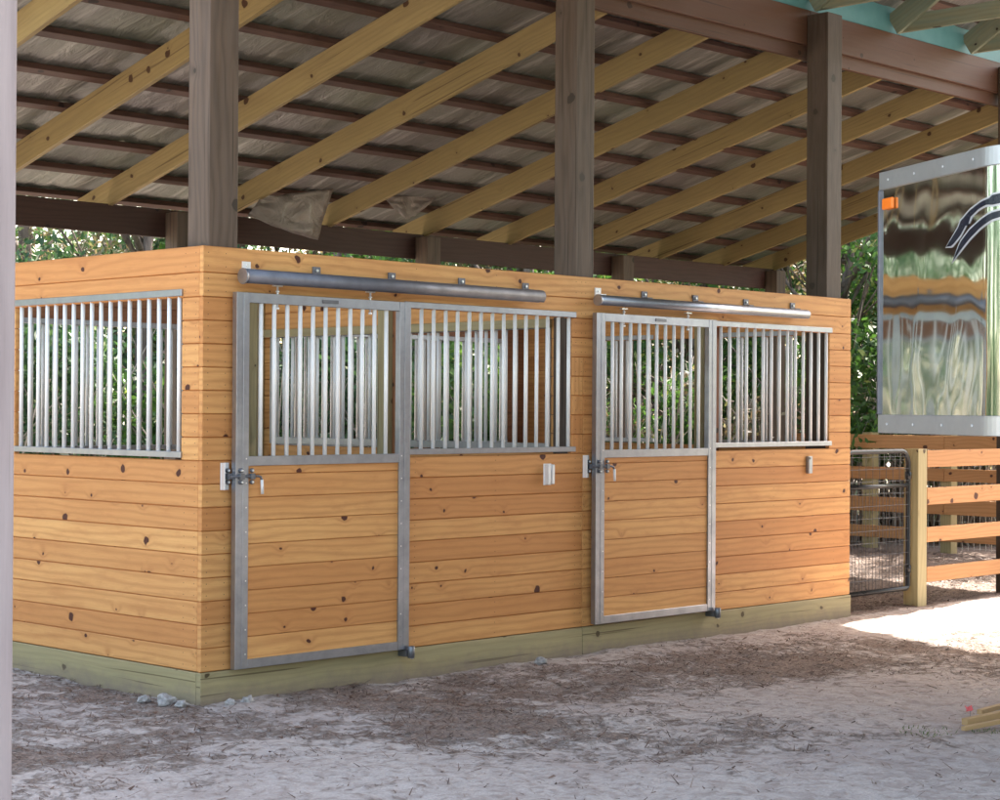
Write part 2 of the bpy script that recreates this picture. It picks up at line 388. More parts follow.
for y in GY:
    for x in GX:
        far = max(abs(x - 3) - 12, abs(y) - 8, 0)
        V.append((x, y, ground_z(x, y))); L.append(litter_amount(x, y) if far < 4 else (.5 if x > 5 else .22))  # unseen west ground kept pale to bounce light onto the left wall
        g = 0.
        if x > 14.0 or y > 7.5: g = .75
        if x < -25 or y < -13: g = 1.
        G.append(g)
idx = np.arange(nx * ny).reshape(ny, nx)
F = np.stack([idx[:-1, :-1], idx[:-1, 1:], idx[1:, 1:], idx[1:, :-1]], -1).reshape(-1, 4)
me = bpy.data.meshes.new('ground'); me.from_pydata(V, [], F.tolist())
for nme, arr in (('litter', L), ('green', G)):
    at = me.attributes.new(nme, 'FLOAT', 'POINT'); at.data.foreach_set('value', arr)
me.polygons.foreach_set('use_smooth', [True] * len(F)); me.materials.append(M['ground'])
o = bpy.data.objects.new('ground', me); COL.objects.link(o); tag(o, kind='structure')

# leaf litter: bark shreds, twigs, dead leaves
def scatter_litter():
    n = 330000
    x = rng.uniform(-3.5, 12.5, n); y = rng.uniform(-6.2, 5.0, n)
    keep = []
    for i in range(n):
        if 0 < x[i] < 6.35 and -.02 < y[i] < 3.55: continue
        a = litter_amount(x[i], y[i]) + noise.noise(Vector((x[i] * 5, y[i] * 5, 1.))) * .45
        if rng.random() < max(.06, min(1, (a - .36) * 1.8)): keep.append(i)
    keep = np.array(keep); x = x[keep]; y = y[keep]; n = len(x)
    z = np.array([ground_z(a, b) for a, b in zip(x, y)]) + .004
    ang = rng.uniform(0, math.pi, n); ln = np.minimum(rng.gamma(1.8, .007, n) + .004, .045); wd = rng.uniform(.001, .004, n)
    leaf = (rng.random(n) < .10) & (ln < .02); wd[leaf] = ln[leaf] * rng.uniform(.3, .6, leaf.sum())
    tl = rng.uniform(-.35, .35, n)
    dx = np.stack([np.cos(ang) * ln, np.sin(ang) * ln, tl * ln], -1)
    dy = np.stack([-np.sin(ang) * wd, np.cos(ang) * wd, rng.uniform(-.4, .4, n) * wd], -1)
    c = np.stack([x, y, z + np.abs(tl) * ln], -1)
    Q = np.stack([c - dx - dy, c + dx - dy * .4, c + dx + dy * .4, c - dx + dy], 1)
    t = rng.beta(1.5, 2.2, n)
    o = quads('leaf_litter', Q, t, M['litter'])
    tag(o, 'brown pine needles, bark shreds and dead leaves strewn over the sand', 'leaf litter', kind='stuff')
scatter_litter()

# ---------------------------------------------------------------- horse stall block
stall = thing('horse_stall_block', (0, 0, 0), 'block of two orange pine horse stalls with galvanised sliding doors and barred windows', 'horse stall')
ROWS = [(.165 + .1285 * k, .165 + .1285 * (k + 1)) for k in range(16)] + [(2.221, 2.355), (2.355, 2.5)]
def wall(name, length, fn, holes, mat, thick=.035, joints=(), kick=True, label=None, rows=ROWS, nails=()):
    """fn(u0,u1,d0,d1,z0,z1) gives the box limits; holes: (u0,u1,z0,z1)"""
    mb = MB(); g = .0028
    for (a, b_) in rows:
        tone = None
        segs = [(0, length)]
        for (h0, h1, z0, z1) in holes:
            if b_ > z0 + .01 and a < z1 - .01:
                new = []
                for s0, s1 in segs:
                    if h1 <= s0 or h0 >= s1: new.append((s0, s1)); continue
                    if h0 > s0: new.append((s0, h0))
                    if h1 < s1: new.append((h1, s1))
                segs = new
        for j in joints:
            if b_ < 2.0:
                new = []
                for s0, s1 in segs:
                    if s0 + .05 < j < s1 - .05: new += [(s0, j - .0015), (j + .0015, s1)]
                    else: new.append((s0, s1))
                segs = new
        for s0, s1 in segs:
            t = random.random() ** 1.1
            mb.box(*fn(s0, s1, 0, thick, a + g, b_ - g), tone=t * .9)
            mb.box(*fn(s0 + .001, s1 - .001, .009, thick - .009, a - .001, b_ + .001), tone=1.)      # tongue in the joint
        for nu in nails:
            if any(s0 < nu < s1 for s0, s1 in segs):
                for zz in ((a * .75 + b_ * .25), (a * .25 + b_ * .75)):
                    mb.box(*fn(nu - .004, nu + .004, -.0008, .004, zz - .004, zz + .004), mi=1)
    o = mb.build(name, [mat, M['nail']], stall, bevel=.0024)
    if label: o['label'] = label
    return o
fx = lambda u0, u1, d0, d1, z0, z1: (u0, u1, d0, d1, z0, z1)                       # front: faces -Y
def fleft(X): return lambda u0, u1, d0, d1, z0, z1: (X + d0, X + d1, u0, u1, z0, z1)
def fback(Yp): return lambda u0, u1, d0, d1, z0, z1: (u0, u1, Yp - d1, Yp - d0, z0, z1)
def fright(X): return lambda u0, u1, d0, d1, z0, z1: (X - d1, X - d0, u0, u1, z0, z1)
WZ = (1.36, 2.221)
LN = 6.325
wall('front_wall', LN, fx, [(.26, 1.46, .165, 2.221), (1.46, 3.02, *WZ), (3.27, 4.46, .165, 2.221), (4.46, 6.03, *WZ)], M['pine'],
     joints=(3.135,), nails=(.035, .155, 1.6, 2.3, 3.06, 3.115, 3.155, 4.6, 5.3, 6.1, 6.27))
def shift(fn, s): return lambda u0, u1, d0, d1, z0, z1: fn(u0 + s, u1 + s, d0, d1, z0, z1)
wall('left_wall', 3.46, shift(fleft(0.), .0362), [(.155, 1.87, *WZ), (2.0, 3.2, *WZ)], M['pine'], label='sunny yellow pine left wall', nails=(.03, .125, 1.93, 3.3))
wall('rear_wall', LN - .08, shift(fback(3.535), .036), [(.3, 2.92, 1.30, 2.221), (3.3, 6.0, 1.30, 2.221)], M['jamb_rear_shade'], label='rear wall of both stalls, its shade painted in as darker brown')
wall('right_wall', 3.46, shift(fright(LN), .0362), [(.25, 1.32, *WZ), (1.46, 3.2, *WZ)], M['pine'])
# rear wall above has its shade painted in as darker brown; the partition between both stalls
wall('partition_wall', 3.21, shift(fleft(3.104), .2425), [(.02, 1.488, *WZ), (1.728, 3.018, 1.36, 2.2)], M['pine'])
# kickboards
kb = MB()
kb.box(-.008, 3.13, -.010, .03, -.14, .1625); kb.build('kickboard', M['green'], stall, .003)
kb = MB(); kb.box(3.134, LN + .004, -.010, .03, -.14, .1625); kb.build('kickboard', M['green'], stall, .003)
kb = MB(); kb.box(-.010, .03, .0305, 3.53, -.14, .1625); kb.build('kickboard', M['green'], stall, .003)
kb = MB(); kb.box(LN - .03, LN + .008, .0305, 3.53, -.14, .1625); kb.build('kickboard', M['green'], stall, .003)
kb = MB(); kb.box(.031, LN - .031, 3.505, 3.545, -.14, .1625); kb.build('kickboard', M['green'], stall, .003)
# inner posts and jamb boards
for (x0, x1, y0, y1) in ((3.005, 3.098, 1.80, 1.90), (3.02, 3.098, 3.33, 3.46), (6.19, 6.288, 1.36, 1.46), (3.155, 3.25, 1.80, 1.90)):
    p = MB(); p.box(x0, x1, y0, y1, 0, 2.44); p.build('inner_post', M['green'], stall, .003)
p = MB(); p.box(3.06, 3.098, 1.72, 1.798, .0, 2.44); p.build('jamb_board', M['jamb_rear_shade'], stall, .002)
p = MB(); p.box(6.24, 6.289, 1.27, 1.358, 0, 2.44); p.build('jamb_board', M['jamb_rear_shade'], stall, .002)
p = MB(); p.box(3.055, 3.098, 1.902, 3.328, 2.165, 2.225); p.box(3.055, 3.098, .25, 1.718, 2.165, 2.225); p.build('window_header', M['green'], stall, .002)

bar_mesh = {}
def bar(parent, x, y, z0, z1, r=.0125):
    key = round(z1 - z0, 3), r
    if key not in bar_mesh:
        b_ = MB(); b_.tube([(0, 0, 0), (0, 0, z1 - z0)], r, 12, .5); o = b_.build('bar', M['bar'], parent, loc=(x, y, z0)); bar_mesh[key] = o
        return o
    o = bar_mesh[key].copy(); COL.objects.link(o); o.parent = parent; o.location = (x, y, z0); return o
def grill(u0, u1, z0, z1, n, along, off, d=0., thick=(-.012, .036), ends=False, zt=.038, zb=.034, hi=0., barr=.0125, label=None):
    """channel rails (one mesh) with each bar a child"""
    g = bpy.data.objects.new('window_grill', None); COL.objects.link(g); g.parent = stall; g.empty_display_size = .1
    def bx(a0, a1, b0, b1):
        mb = MB()
        if along == 'x': mb.box(a0, a1, off + thick[0], off + thick[1], b0, b1)
        else: mb.box(off + thick[0], off + thick[1], a0, a1, b0, b1)
        mb.build('rail', M['galv'], g, .002)
    bx(u0, u1, z1 - zt, z1); bx(u0, u1, z0, z0 + zb)
    if ends: bx(u0, u0 + .03, z0 + zb, z1 - zt); bx(u1 - .03, u1, z0 + zb, z1 - zt)
    if label: g['label'] = label
    c = off + (thick[0] + thick[1]) / 2
    pit = (u1 - u0) / (n + 0.)
    for k in range(n):
        q = u0 + pit * (k + .5)
        if along == 'x': bar(g, q, c, z0 + zb - .005, z1 - zt + .005, barr)
        else: bar(g, c, q, z0 + zb - .005, z1 - zt + .005, barr)
    return g
grill(1.50, 3.052, 1.335, 2.262, 15, 'x', 0.)
grill(4.50, 6.052, 1.345, 2.262, 15, 'x', 0.)
grill(.182, 1.90, 1.335, 2.268, 18, 'y', 0.)
grill(2.03, 3.23, 1.335, 2.268, 12, 'y', 0.)
grill(.31, 2.94, 1.29, 2.25, 28, 'x', 3.5, thick=(-.03, .045), ends=True)
grill(3.33, 6.02, 1.29, 2.25, 28, 'x', 3.5, thick=(-.03, .045), ends=True)
grill(.26, 1.71, 1.335, 2.20, 15, 'y', 3.10, thick=(-.012, .036), ends=True, zb=.05)
grill(1.95, 3.25, 1.335, 2.20, 13, 'y', 3.10, thick=(-.012, .036), ends=True, zb=.05)
grill(1.98, 3.25, 1.335, 2.262, 10, 'y', LN - .03, thick=(-.01, .045))
grill(.50, 1.24, 1.335, 2.262, 6, 'y', LN - .03, thick=(-.01, .045))

# sliding doors
def door(x0, x1, zb, zt, label):
    D = thing('sliding_door', (x0, 0, 0), None, None); D.parent = stall
    for k in list(D.keys()): del D[k]
    D['label'] = label
    y0, y1 = -.075, -.035; W = x1 - x0; st = .088
    fr = MB()
    fr.box(0, st, y0, y1, zb, zt); fr.box(W - st, W, y0, y1, zb, zt)
    fr.box(st + .0015, W - st - .0015, y0 + .001, y1 - .001, zt - .055, zt)
    fr.box(st + .0015, W - st - .0015, y0 + .001, y1 - .001, 1.292, 1.345)
    fr.box(st + .0015, W - st - .0015, y0 + .001, y1 - .001, zb, zb + .05)
    # lip of the channel, screws
    fr.box(st * .52, st * .56, y0 - .0025, y0, zb + .004, zt - .004); fr.box(W - st * .56, W - st * .52, y0 - .0025, y0, zb + .004, zt - .004)
    for k in range(9):
        zz = zb + .08 + k * .135
        for xx in (st * .8, W - st * .8): fr.box(xx - .004, xx + .004, y0 - .003, y0, zz - .004, zz + .004, mi=1)
    fr.build('door_frame', [M['galv'], M['rivet']], D, .002)
    pn = MB(); z = zb + .045; zz = z
    while zz < 1.30:
        ze = min(zz + .1285, 1.302)
        if ze - zz > .02:
            pn.box(st - .01, W - st + .01, y0 + .012, y1 - .006, zz + .0022, ze - .0022, tone=random.random() * .95)
            pn.box(st - .01, W - st + .01, y0 + .020, y1 - .012, zz - .001, ze + .001, tone=1.)
        zz += .1285
    pn.build('door_panel', M['pine'], D, .0016)
    n = 11; a, b_ = st, W - st; pit = (b_ - a) / (n + 1)
    for k in range(n): bar(D, a + pit * (k + 1), (y0 + y1) / 2, 1.34, zt - .05)
    # handle slot plate on the top rail
    s = MB(); s.box(W * .47, W * .56, y0 - .004, y0 - .0005, zt - .036, zt - .016); s.build('top_slot', M['bolt'], D)
    # roller hangers
    for xx in (.30, 1.0):
        h = MB(); h.tube([(xx, -.055, zt - .07), (xx, -.055, 2.31)], .006, 8); h.tube([(xx, -.055, zt + .012), (xx, -.055, zt + .02)], .012, 6)
        h.box(xx - .03, xx + .03, -.066, -.044, 2.296, 2.304); h.tube([(xx, -.055, zt - .085), (xx, -.055, zt - .072)], .011, 6)
        h.build('roller_hanger', M['rivet'], D)
    # latch
    Lt = MB(); zl = 1.235
    Lt.box(-.055, .0, -.012, -.004, zl - .075, zl + .075, mi=1)
    Lt.box(-.052, -.046, -.04, -.012, zl - .075, zl + .075, mi=1)
    for xx in (-.015, .032, .105):
        Lt.box(xx - .014, xx + .014, y0 - .022 if xx > 0 else -.05, y0 - .001 if xx > 0 else -.012, zl - .016, zl + .016)
        for dz in (-.032, .032):
            Lt.tube([(xx, (y0 - .001 if xx > 0 else -.011), zl + dz), (xx, (y0 - .014 if xx > 0 else -.03), zl + dz)], .013, 8)
            Lt.tube([(xx, (y0 - .014 if xx > 0 else -.03), zl + dz), (xx, (y0 - .02 if xx > 0 else -.036), zl + dz)], .007, 6, mi=2)
    Lt.tube([(-.045, y0 - .012, zl), (.145, y0 - .012, zl), (.162, y0 - .014, zl - .006), (.168, y0 - .016, zl - .022)], .007, 8)
    Lt.build('door_latch', [M['bolt'], M['zinc'], M['rivet']], D, .001)
    hd = MB(); hd.tube([(.168, y0 - .016, zl - .02), (.170, y0 - .018, zl - .10)], .009, 8); hd.build('latch_handle', M['zinc'], D)
    # foot guide roller
    g = MB(); g.box(W - .03, W + .02, -.085, -.01, zb - .045, zb - .004); g.tube([(W - .01, -.105, zb - .05), (W - .01, -.105, zb + .02)], .022, 12)
    g.tube([(W + .012, -.09, zb - .06), (W + .012, -.09, zb - .03)], .01, 8, mi=1)
    g.build('guide_roller', [M['bolt'], M['rivet']], D, .001)
door(.175, 1.486, .172, 2.252, 'left sliding door with barred top and pine lower panel')
door(3.185, 4.492, .182, 2.262, 'right sliding door with barred top and pine lower panel')
# door tracks
def track(x0, x1, zc, mat, tabs, label, rr=.040):
    t = MB(); pts = []
    y = -.085
    # rounded C section open below
    sec = [(math.cos(a) * rr, math.sin(a) * rr * 1.05) for a in [R(-62 + 304 * k / 16) for k in range(17)]]
    inn = [(c[0] * .90, c[1] * .90) for c in sec][::-1]
    t.prism(sec + inn, x1 - x0, lambda a, b_, d: (x0 + d, y + a * -1, zc + b_), .5)
    o = t.build('door_track', mat, stall); o['label'] = label
    for p in o.data.polygons: p.use_smooth = len(p.vertices) == 4
    for k, tx in enumerate(tabs):
        b_ = MB(); b_.box(tx - .028, tx + .028, -.012, -.0005, zc + .02, zc + .088); b_.box(tx - .028, tx + .028, -.06, -.012, zc + .03, zc + .045)
        b_.tube([(tx, -.012, zc + .066), (tx, -.02, zc + .066)], .009, 6, mi=1)
        b_.build('track_bracket', [M['galv_dark'] if k else M['zinc'], M['rivet']], o, .001)
    c = MB(); c.tube([(x0 - .012, y, zc), (x0 - .001, y, zc)], rr * 1.12, 20); c.build('end_cap', M['galv'], o)
track(.215, 2.63, 2.340, M['galv_dark'], (.29, .80, 1.39, 1.98, 2.56), 'dark grey galvanised track over the left door')
track(3.19, 5.60, 2.345, M['galv'], (3.27, 3.76, 4.33, 4.93, 5.52), 'paler galvanised track over the right door', .034)
# stop pockets beside the doors: a folded white one and a plain grey one
p = MB(); x = 2.782
p.box(x - .036, x + .036, -.006, -.0005, 1.12, 1.26)
p.box(x - .030, x - .026, -.040, -.006, 1.125, 1.255); p.box(x + .026, x + .030, -.040, -.006, 1.125, 1.255)
p.box(x - .0295, x - .006, -.044, -.040, 1.13, 1.25); p.box(x + .006, x + .0295, -.044, -.040, 1.13, 1.25)
p.build('stop_pocket', M['zinc'], stall, .001)
p = MB(); x = 5.748
p.box(x - .030, x + .030, -.020, -.0005, 1.135, 1.265); p.tube([(x - .008, -.020, 1.25), (x - .008, -.027, 1.25)], .009, 8, mi=1)
p.box(x - .030, x - .026, -.030, -.0205, 1.135, 1.265)
o = p.build('stop_pocket', [M['galv'], M['bolt']], stall, .001); o['label'] = 'plain grey metal stop pocket'

# ---------------------------------------------------------------- barn
barn = thing('pole_barn', (0, 0, 0), 'open sided timber pole barn with lean-to metal roof over the stalls', 'barn')
for x0, x1 in ((.07, .27), (3.10, 3.285), (6.05, 6.25), (9.05, 9.25), (12.05, 12.25)):
    p = MB(); p.box(x0, x1, .045, .24, -.15, 4.74, tone={.07: .05, 3.10: .4}.get(x0, 1.)); o = p.build('roof_post', M['post'], barn, .006, seg=2)
S = .265; ZE = 3.305
def zr(y): return ZE + S * (4.8 - y)              # rafter underside
XL, XR = -.45, 12.25; XM = 9.50
for i, (x0, x1) in enumerate(((XL, .18), (.184, 6.1), (6.104, XR))):
    b_ = MB(); b_.box(x0, x1, .245, .285, 4.505, 4.785); b_.box(x0, x1, .2855, .325, 4.40, 4.70); b_.build('ridge_beam', M['beam'], barn, .004)
for x0, x1 in ((XL, .6), (.604, 3.3), (3.304, 9.15), (9.154, 12.1)):
    b_ = MB(); b_.box(x0, x1, 4.865, 4.905, 3.06, 3.30); b_.build('eave_beam', M['eave'], barn, .003)
for x in (.35, 3.33, 6.26, 9.17, 11.97):
    p = MB(); p.box(x - .09, x + .09, 4.69, 4.863, -.15, 3.27); p.build('eave_post', M['post'], barn, .005)
RH = .20
ca = math.cos(math.atan(S))
for k in range(2, 13):
    x = .3 + 1.2 * (k - 2)
    x += random.uniform(-.02, .02)
    if k == 12: x = 12.08
    y0, y1 = .33, 5.3
    b_ = MB(); b_.beam((x, y0, zr(y0) + RH / 2 / ca), (x, y1, zr(y1) + RH / 2 / ca), .042, RH)
    b_.build('rafter', M['rafter'], barn, .003)
for k in range(10):
    y = .42 + .545 * k
    z = zr(y) + RH / ca + .025
    pieces = [XL, 2.7 + (k % 2) * 1.2, 7.5 + (k % 2) * 1.2, XR]
    b_ = MB()
    for a, c in zip(pieces[:-1], pieces[1:]): b_.beam((a, y, z), (c - .004, y, z), .088, .045, up=(0, S, 1))
    b_.build('purlin', M['purlin'], barn, .003)
def roofsheet(name, x0, x1, ya, yb, zf, mat, amp=.012, dx=.07, dy=.09):
    xs = np.arange(x0, x1 + dx, dx); ys = np.linspace(ya, yb, max(2, int(abs(yb - ya) / dy)))
    V = []
    for y in ys:
        for x in xs:
            rib = .018 * max(0, 1 - abs(((x / .2286) % 1) - .5) * 9)
            V.append((x, y, zf(y) + rib + amp * noise.noise(Vector((x * 2.1, y * 1.1, 4.))) + amp * .6 * noise.noise(Vector((x * 7, y * 2.3, 1.)))))
    n = len(xs); idx = np.arange(len(V)).reshape(len(ys), n)
    F = np.stack([idx[:-1, :-1], idx[:-1, 1:], idx[1:, 1:], idx[1:, :-1]], -1).reshape(-1, 4)
    me = bpy.data.meshes.new(name); me.from_pydata(V, [], F.tolist()); me.materials.append(mat)
    me.polygons.foreach_set('use_smooth', [True] * len(F))
    o = bpy.data.objects.new(name, me); COL.objects.link(o); o.parent = barn
    md = o.modifiers.new('solid', 'SOLIDIFY'); md.thickness = .006; md.offset = 1
    return o
roofsheet('roof_sheet', XL - .1, XR + .1, .28, 5.45, lambda y: zr(y) + RH / ca + .063, M['sheet'])
# torn lining hanging between the rafters
def flap(cs, name='torn_lining', sag=.06):
    n = 14; V = []
    A, B, C, D = [Vector(c) for c in cs]
    for i in range(n + 1):
        for j in range(n + 1):
            a, c = i / n, j / n
            p = (A * (1 - a) + B * a) * (1 - c) + (D * (1 - a) + C * a) * c
            p = p + Vector((0, -sag * math.sin(a * 3.1) * c, -.03 * math.sin(a * 3.1) * c))
            nn = noise.noise(Vector((a * 4, c * 4, A.x))) * .035
            p += Vector((nn * .4, nn, nn * .8 if c > .95 else nn * .3)); V.append(tuple(p))
    F = [(i * (n + 1) + j, (i + 1) * (n + 1) + j, (i + 1) * (n + 1) + j + 1, i * (n + 1) + j + 1) for i in range(n) for j in range(n)]
    me = bpy.data.meshes.new(name); me.from_pydata(V, [], F); me.materials.append(M['foil']); me.polygons.foreach_set('use_smooth', [True] * len(F))
    o = bpy.data.objects.new(name, me); COL.objects.link(o); o.parent = barn
    md = o.modifiers.new('s', 'SOLIDIFY'); md.thickness = .003
flap([(3.90, 4.4, 3.42), (4.68, 4.35, 3.57), (4.56, 4.42, 3.11), (3.76, 4.4, 3.25)])
flap([(5.30, 4.4, 3.58), (6.0, 4.4, 3.60), (5.72, 4.4, 3.40), (5.5, 4.4, 3.42)], sag=.03)
# main aisle roof rising toward the yard
S2 = .60; Z2 = 4.80; YR = -4.6
def zm(y): return Z2 + S2 * (0.24 - y) if y > YR else Z2 + S2 * (.24 - YR) - S2 * (YR - y)
for k in range(2, 10):
    x = -2.3 + 1.2 * k
    t = MB()
    t.beam((x, .24, Z2 + .05), (x, YR, zm(YR) + .05), .04, .19)
    t.beam((x, YR, zm(YR) + .05), (x, -9.4, zm(-9.4) + .05), .04, .19)
    t.beam((x + .042, .2, 4.855), (x + .042, -9.4, 4.855), .04, .14)
    t.beam((x + .042, -2.3, 4.9), (x + .042, YR, zm(YR)), .04, .09); t.beam((x + .042, -6.9, 4.9), (x + .042, YR, zm(YR)), .04, .09)
    t.build('truss', M['grey_rafter'], barn, .003)
for k in range(16):
    y = .1 - .62 * k
    b_ = MB(); b_.beam((XL, y, zm(y) + .19), (XM, y, zm(y) + .19), .088, .045, up=(0, S2 if y > YR else -S2, 1)); b_.build('purlin', M['purlin'], barn)
roofsheet('roof_sheet', XL - .1, XM, .27, YR, lambda y: zm(y) + .225, M['sheet'], dx=.075, dy=.15)
roofsheet('roof_sheet', XL - .1, XM, YR, -9.7, lambda y: zm(y) + .225, M['sheet'], dx=.15, dy=.3)
t = MB(); t.box(XL, XM, .262, .274, 4.787, 5.05); t.build('ridge_flashing', M['teal'], barn)
b_ = MB(); b_.box(XL, XM, -9.42, -9.34, 4.5, 4.78); b_.build('aisle_beam', M['beam'], barn)
for x in (.15, 4.6, 9.2):
    p = MB(); p.box(x - .1, x + .1, -9.33, -9.13, -.15, 4.76); p.build('roof_post', M['post'], barn, .006)
# near weathered post on the left
p = MB(); p.box(-4.212, -4.018, -4.70, -4.50, -.2, 4.3)
o = p.build('roof_post', M['greypost'], barn, .008, seg=2); o['label'] = 'pale silver grey weathered post close to the camera'

# ---------------------------------------------------------------- gate and fences
gate = thing('mesh_gate', (6.42, .12, 0), 'black tubular gate with wire mesh between stall wall and fence post', 'gate')
g = MB(); x0, x1, z0, z1 = 0., .955, .14, 1.285; rc = .11
pts = [(x0, 0, z0), (x1, 0, z0)]
pts = [(x0 + .02, 0, z0), (x1 - .02, 0, z0), (x1, 0, z0 + .02), (x1, 0, z1 - rc)] + [(x1 - rc + rc * math.cos(a), 0, z1 - rc + rc * math.sin(a)) for a in [R(q) for q in (15, 30, 45, 60, 75, 90)]] + \
      [(x0 + rc + rc * math.cos(a), 0, z1 - rc + rc * math.sin(a)) for a in [R(q) for q in (90, 105, 120, 135, 150, 165, 180)]] + [(x0, 0, z0 + .02), (x0 + .02, 0, z0)]
g.tube(pts, .021, 12); g.tube([(x0, 0, 1.0), (x1, 0, 1.0)], .019, 12)
g.build('gate_frame', M['gateblack'], gate)
g = MB()
for k in range(1, 19): g.tube([(x0 + .05 * k, -.012, z0), (x0 + .05 * k, -.012, 1.0 if k % 2 else z1)], .0022, 5, cap=False)
for k in range(1, 12): g.tube([(x0, -.014, z0 + .1 * k), (x1, -.014, z0 + .1 * k)], .0022, 5, cap=False)
g.build('wire_mesh', M['wire'], gate)
for z in (.3, 1.08):
    g = MB(); g.tube([(x1, 0, z - .03), (x1, 0, z + .03)], .028, 10); g.tube([(x1, 0, z), (x1 + .09, .03, z)], .010, 8); g.build('hinge', M['gateblack'], gate)

ff = thing('board_fence', (7.435, .06, 0), 'four board pine fence running right from the gate post', 'fence')
p = MB(); p.box(0, .14, 0, .14, -.2, 1.30); p.build('fence_post', M['fencepost'], ff, .004)
for a, c in ((1.145, 1.288), (.830, .972), (.515, .640), (.178, .305)):
    p = MB(); p.box(.141, 1.61, -.002, .036, a, c); p.build('rail', M['fence'], ff, .003)
for a, c in ((1.145, 1.288), (.830, .972), (.515, .640), (.178, .305)):
    p = MB(); p.box(1.82, 5.2, -.002, .036, a, c); p.build('rail', M['fence'], ff, .003)
p = MB(); p.box(3.4, 3.54, .04, .18, -.2, 1.30); p.build('fence_post', M['fencepost'], ff, .004)

bf = thing('paddock_fence', (12.75, 0, 0), 'far four board paddock fence with wire mesh, seen behind the gate', 'fence')
for y in (-1.2, .6, 2.96, 4.02, 6.4, 8.8, 11.2):
    p = MB(); p.box(.042, .18, y - .07, y + .07, -.2, 1.36); p.build('fence_post', M['fencepost'], bf, .004)
for a, c in ((1.175, 1.335), (.81, .955), (.43, .60), (.12, .26)):
    for y0, y1 in ((-3., 2.958), (2.962, 7.6), (7.604, 13.)):
        p = MB(); p.box(0, .038, y0, y1, a, c); p.build('rail', M['fence'], bf, .003)
g = MB()
for k in range(210):
    y = -2.5 + .075 * k; g.box(.1835, .1865, y - .0016, y + .0016, .02, 1.30, .5)
for k in range(13): g.box(.1805, .1833, -2.5, 13., .04 + .1 * k - .0016, .04 + .1 * k + .0016, .5)
g.build('wire_mesh', M['fencewire'], bf)

# ---------------------------------------------------------------- horse trailer
tr = thing('horse_trailer', (1.583, -3.287, 0), 'polished mirror steel nose of a gooseneck horse trailer with orange marker light', 'trailer')
ya = R(29.3); A = Vector((-math.sin(ya), -math.cos(ya), 0)); Bv = Vector((math.cos(ya), -math.sin(ya), 0))
tr.matrix_world = Matrix(((A.x, Bv.x, 0, 1.583), (A.y, Bv.y, 0, -3.287), (0, 0, 1, 0), (0, 0, 0, 1)))
# footprint of the nose: facet, rounded turn, facet, sides running back
def outline(off=0.):
    pts = []
    ax = [(0., 0.), (.90, 0.)]
    pts.append((0. - off * .3, -off)); 
    for k in range(7): pts.append((.15 * k, -off)) if k else None
    r_ = .28 + off; cx, cy = .93, .28
    for k in range(0, 13):
        t = R(-90 + 60 * k / 12); pts.append((cx + r_ * math.cos(t), cy + r_ * math.sin(t)))
    px, py = pts[-1]; d = (math.cos(R(60)), math.sin(R(60)))
    pts.append((px + d[0] * .9, py + d[1] * .9)); cx2, cy2 = pts[-1][0] - r_ * math.cos(R(-30)), pts[-1][1] - r_ * math.sin(R(-30))
    for k in range(1, 11):
        t = R(-30 + 60 * k / 10); pts.append((cx2 + r_ * math.cos(t), cy2 + r_ * math.sin(t)))
    return pts
REAR = (math.cos(R(120)), math.sin(R(120)))
def shell(z0, z1, off, L, t=.03, slope=0.):
    o_ = outline(off); e = o_[-1]; e2 = (e[0] + REAR[0] * L, e[1] + REAR[1] * L); s_ = (o_[0][0] + REAR[0] * (L + .9), o_[0][1] + REAR[1] * (L + .9))
    return o_ + [e2, s_]
mb = MB(); poly = shell(0, 0, 0, 2.0)
mb.prism(poly, 1.14, lambda a, b_, d: (a, b_, 1.56 + d)); nose = mb.build('nose_panel', M['mirror'], tr)
for p_ in nose.data.polygons: p_.use_smooth = False
md = nose.modifiers.new('b', 'BEVEL'); md.width = .0
nose.modifiers.remove(md)
md = nose.modifiers.new('split', 'EDGE_SPLIT'); md.split_angle = R(25)
for p_ in nose.data.polygons:
    if len(p_.vertices) == 4: p_.use_smooth = True
for nm, z0, z1 in (('bottom_trim', 1.511, 1.600), ('top_trim', 2.685, 2.771)):
    mb = MB(); mb.prism(shell(0, 0, .008, 2.0), z1 - z0, lambda a, b_, d: (a, b_, z0 + d))
    zc = (z0 + z1) / 2
    for s in (.09, .34, .60, .86): mb.tube([(s, -.008, zc), (s, -.013, zc)], .007, 8, mi=1)
    mb.build(nm, [M['alu'], M['rivet']], tr, .004)
mb = MB(); mb.box(-.008, .012, -.012, .01, 1.601, 2.684); mb.build('corner_trim', M['galv_dark'], tr, .003)
mb = MB(); mb.box(.045, .145, -.020, -.002, 2.585, 2.640); mb.build('marker_light', M['orange'], tr, .008, seg=3)
# swoosh decal: navy feathers edged in silver, wrapped over the rounded corner
FA = [(0.622, 2.361), (0.727, 2.44), (0.742, 2.464), (0.821, 2.506), (0.914, 2.534), (0.975, 2.544), (0.99, 2.556), (1.064, 2.562), (1.16, 2.575), (1.16, 2.53), (1.065, 2.520), (0.982, 2.513), (0.967, 2.52), (0.899, 2.507), (0.829, 2.478), (0.798, 2.452), (0.809, 2.440), (0.743, 2.402), (0.671, 2.362)]
FB = [(0.676, 2.289), (0.743, 2.372), (0.822, 2.421), (0.915, 2.457), (0.99, 2.480), (1.065, 2.49), (1.16, 2.50), (1.16, 2.476), (1.065, 2.462), (0.991, 2.450), (0.9, 2.418), (0.822, 2.382), (0.759, 2.345)]
def wrap(s, z, d):
    r_ = .28
    if s <= .93: return (s, -d, z)
    t = (s - .93) / r_; return (.93 + (r_ + d) * math.sin(t), .28 - (r_ + d) * math.cos(t), z)
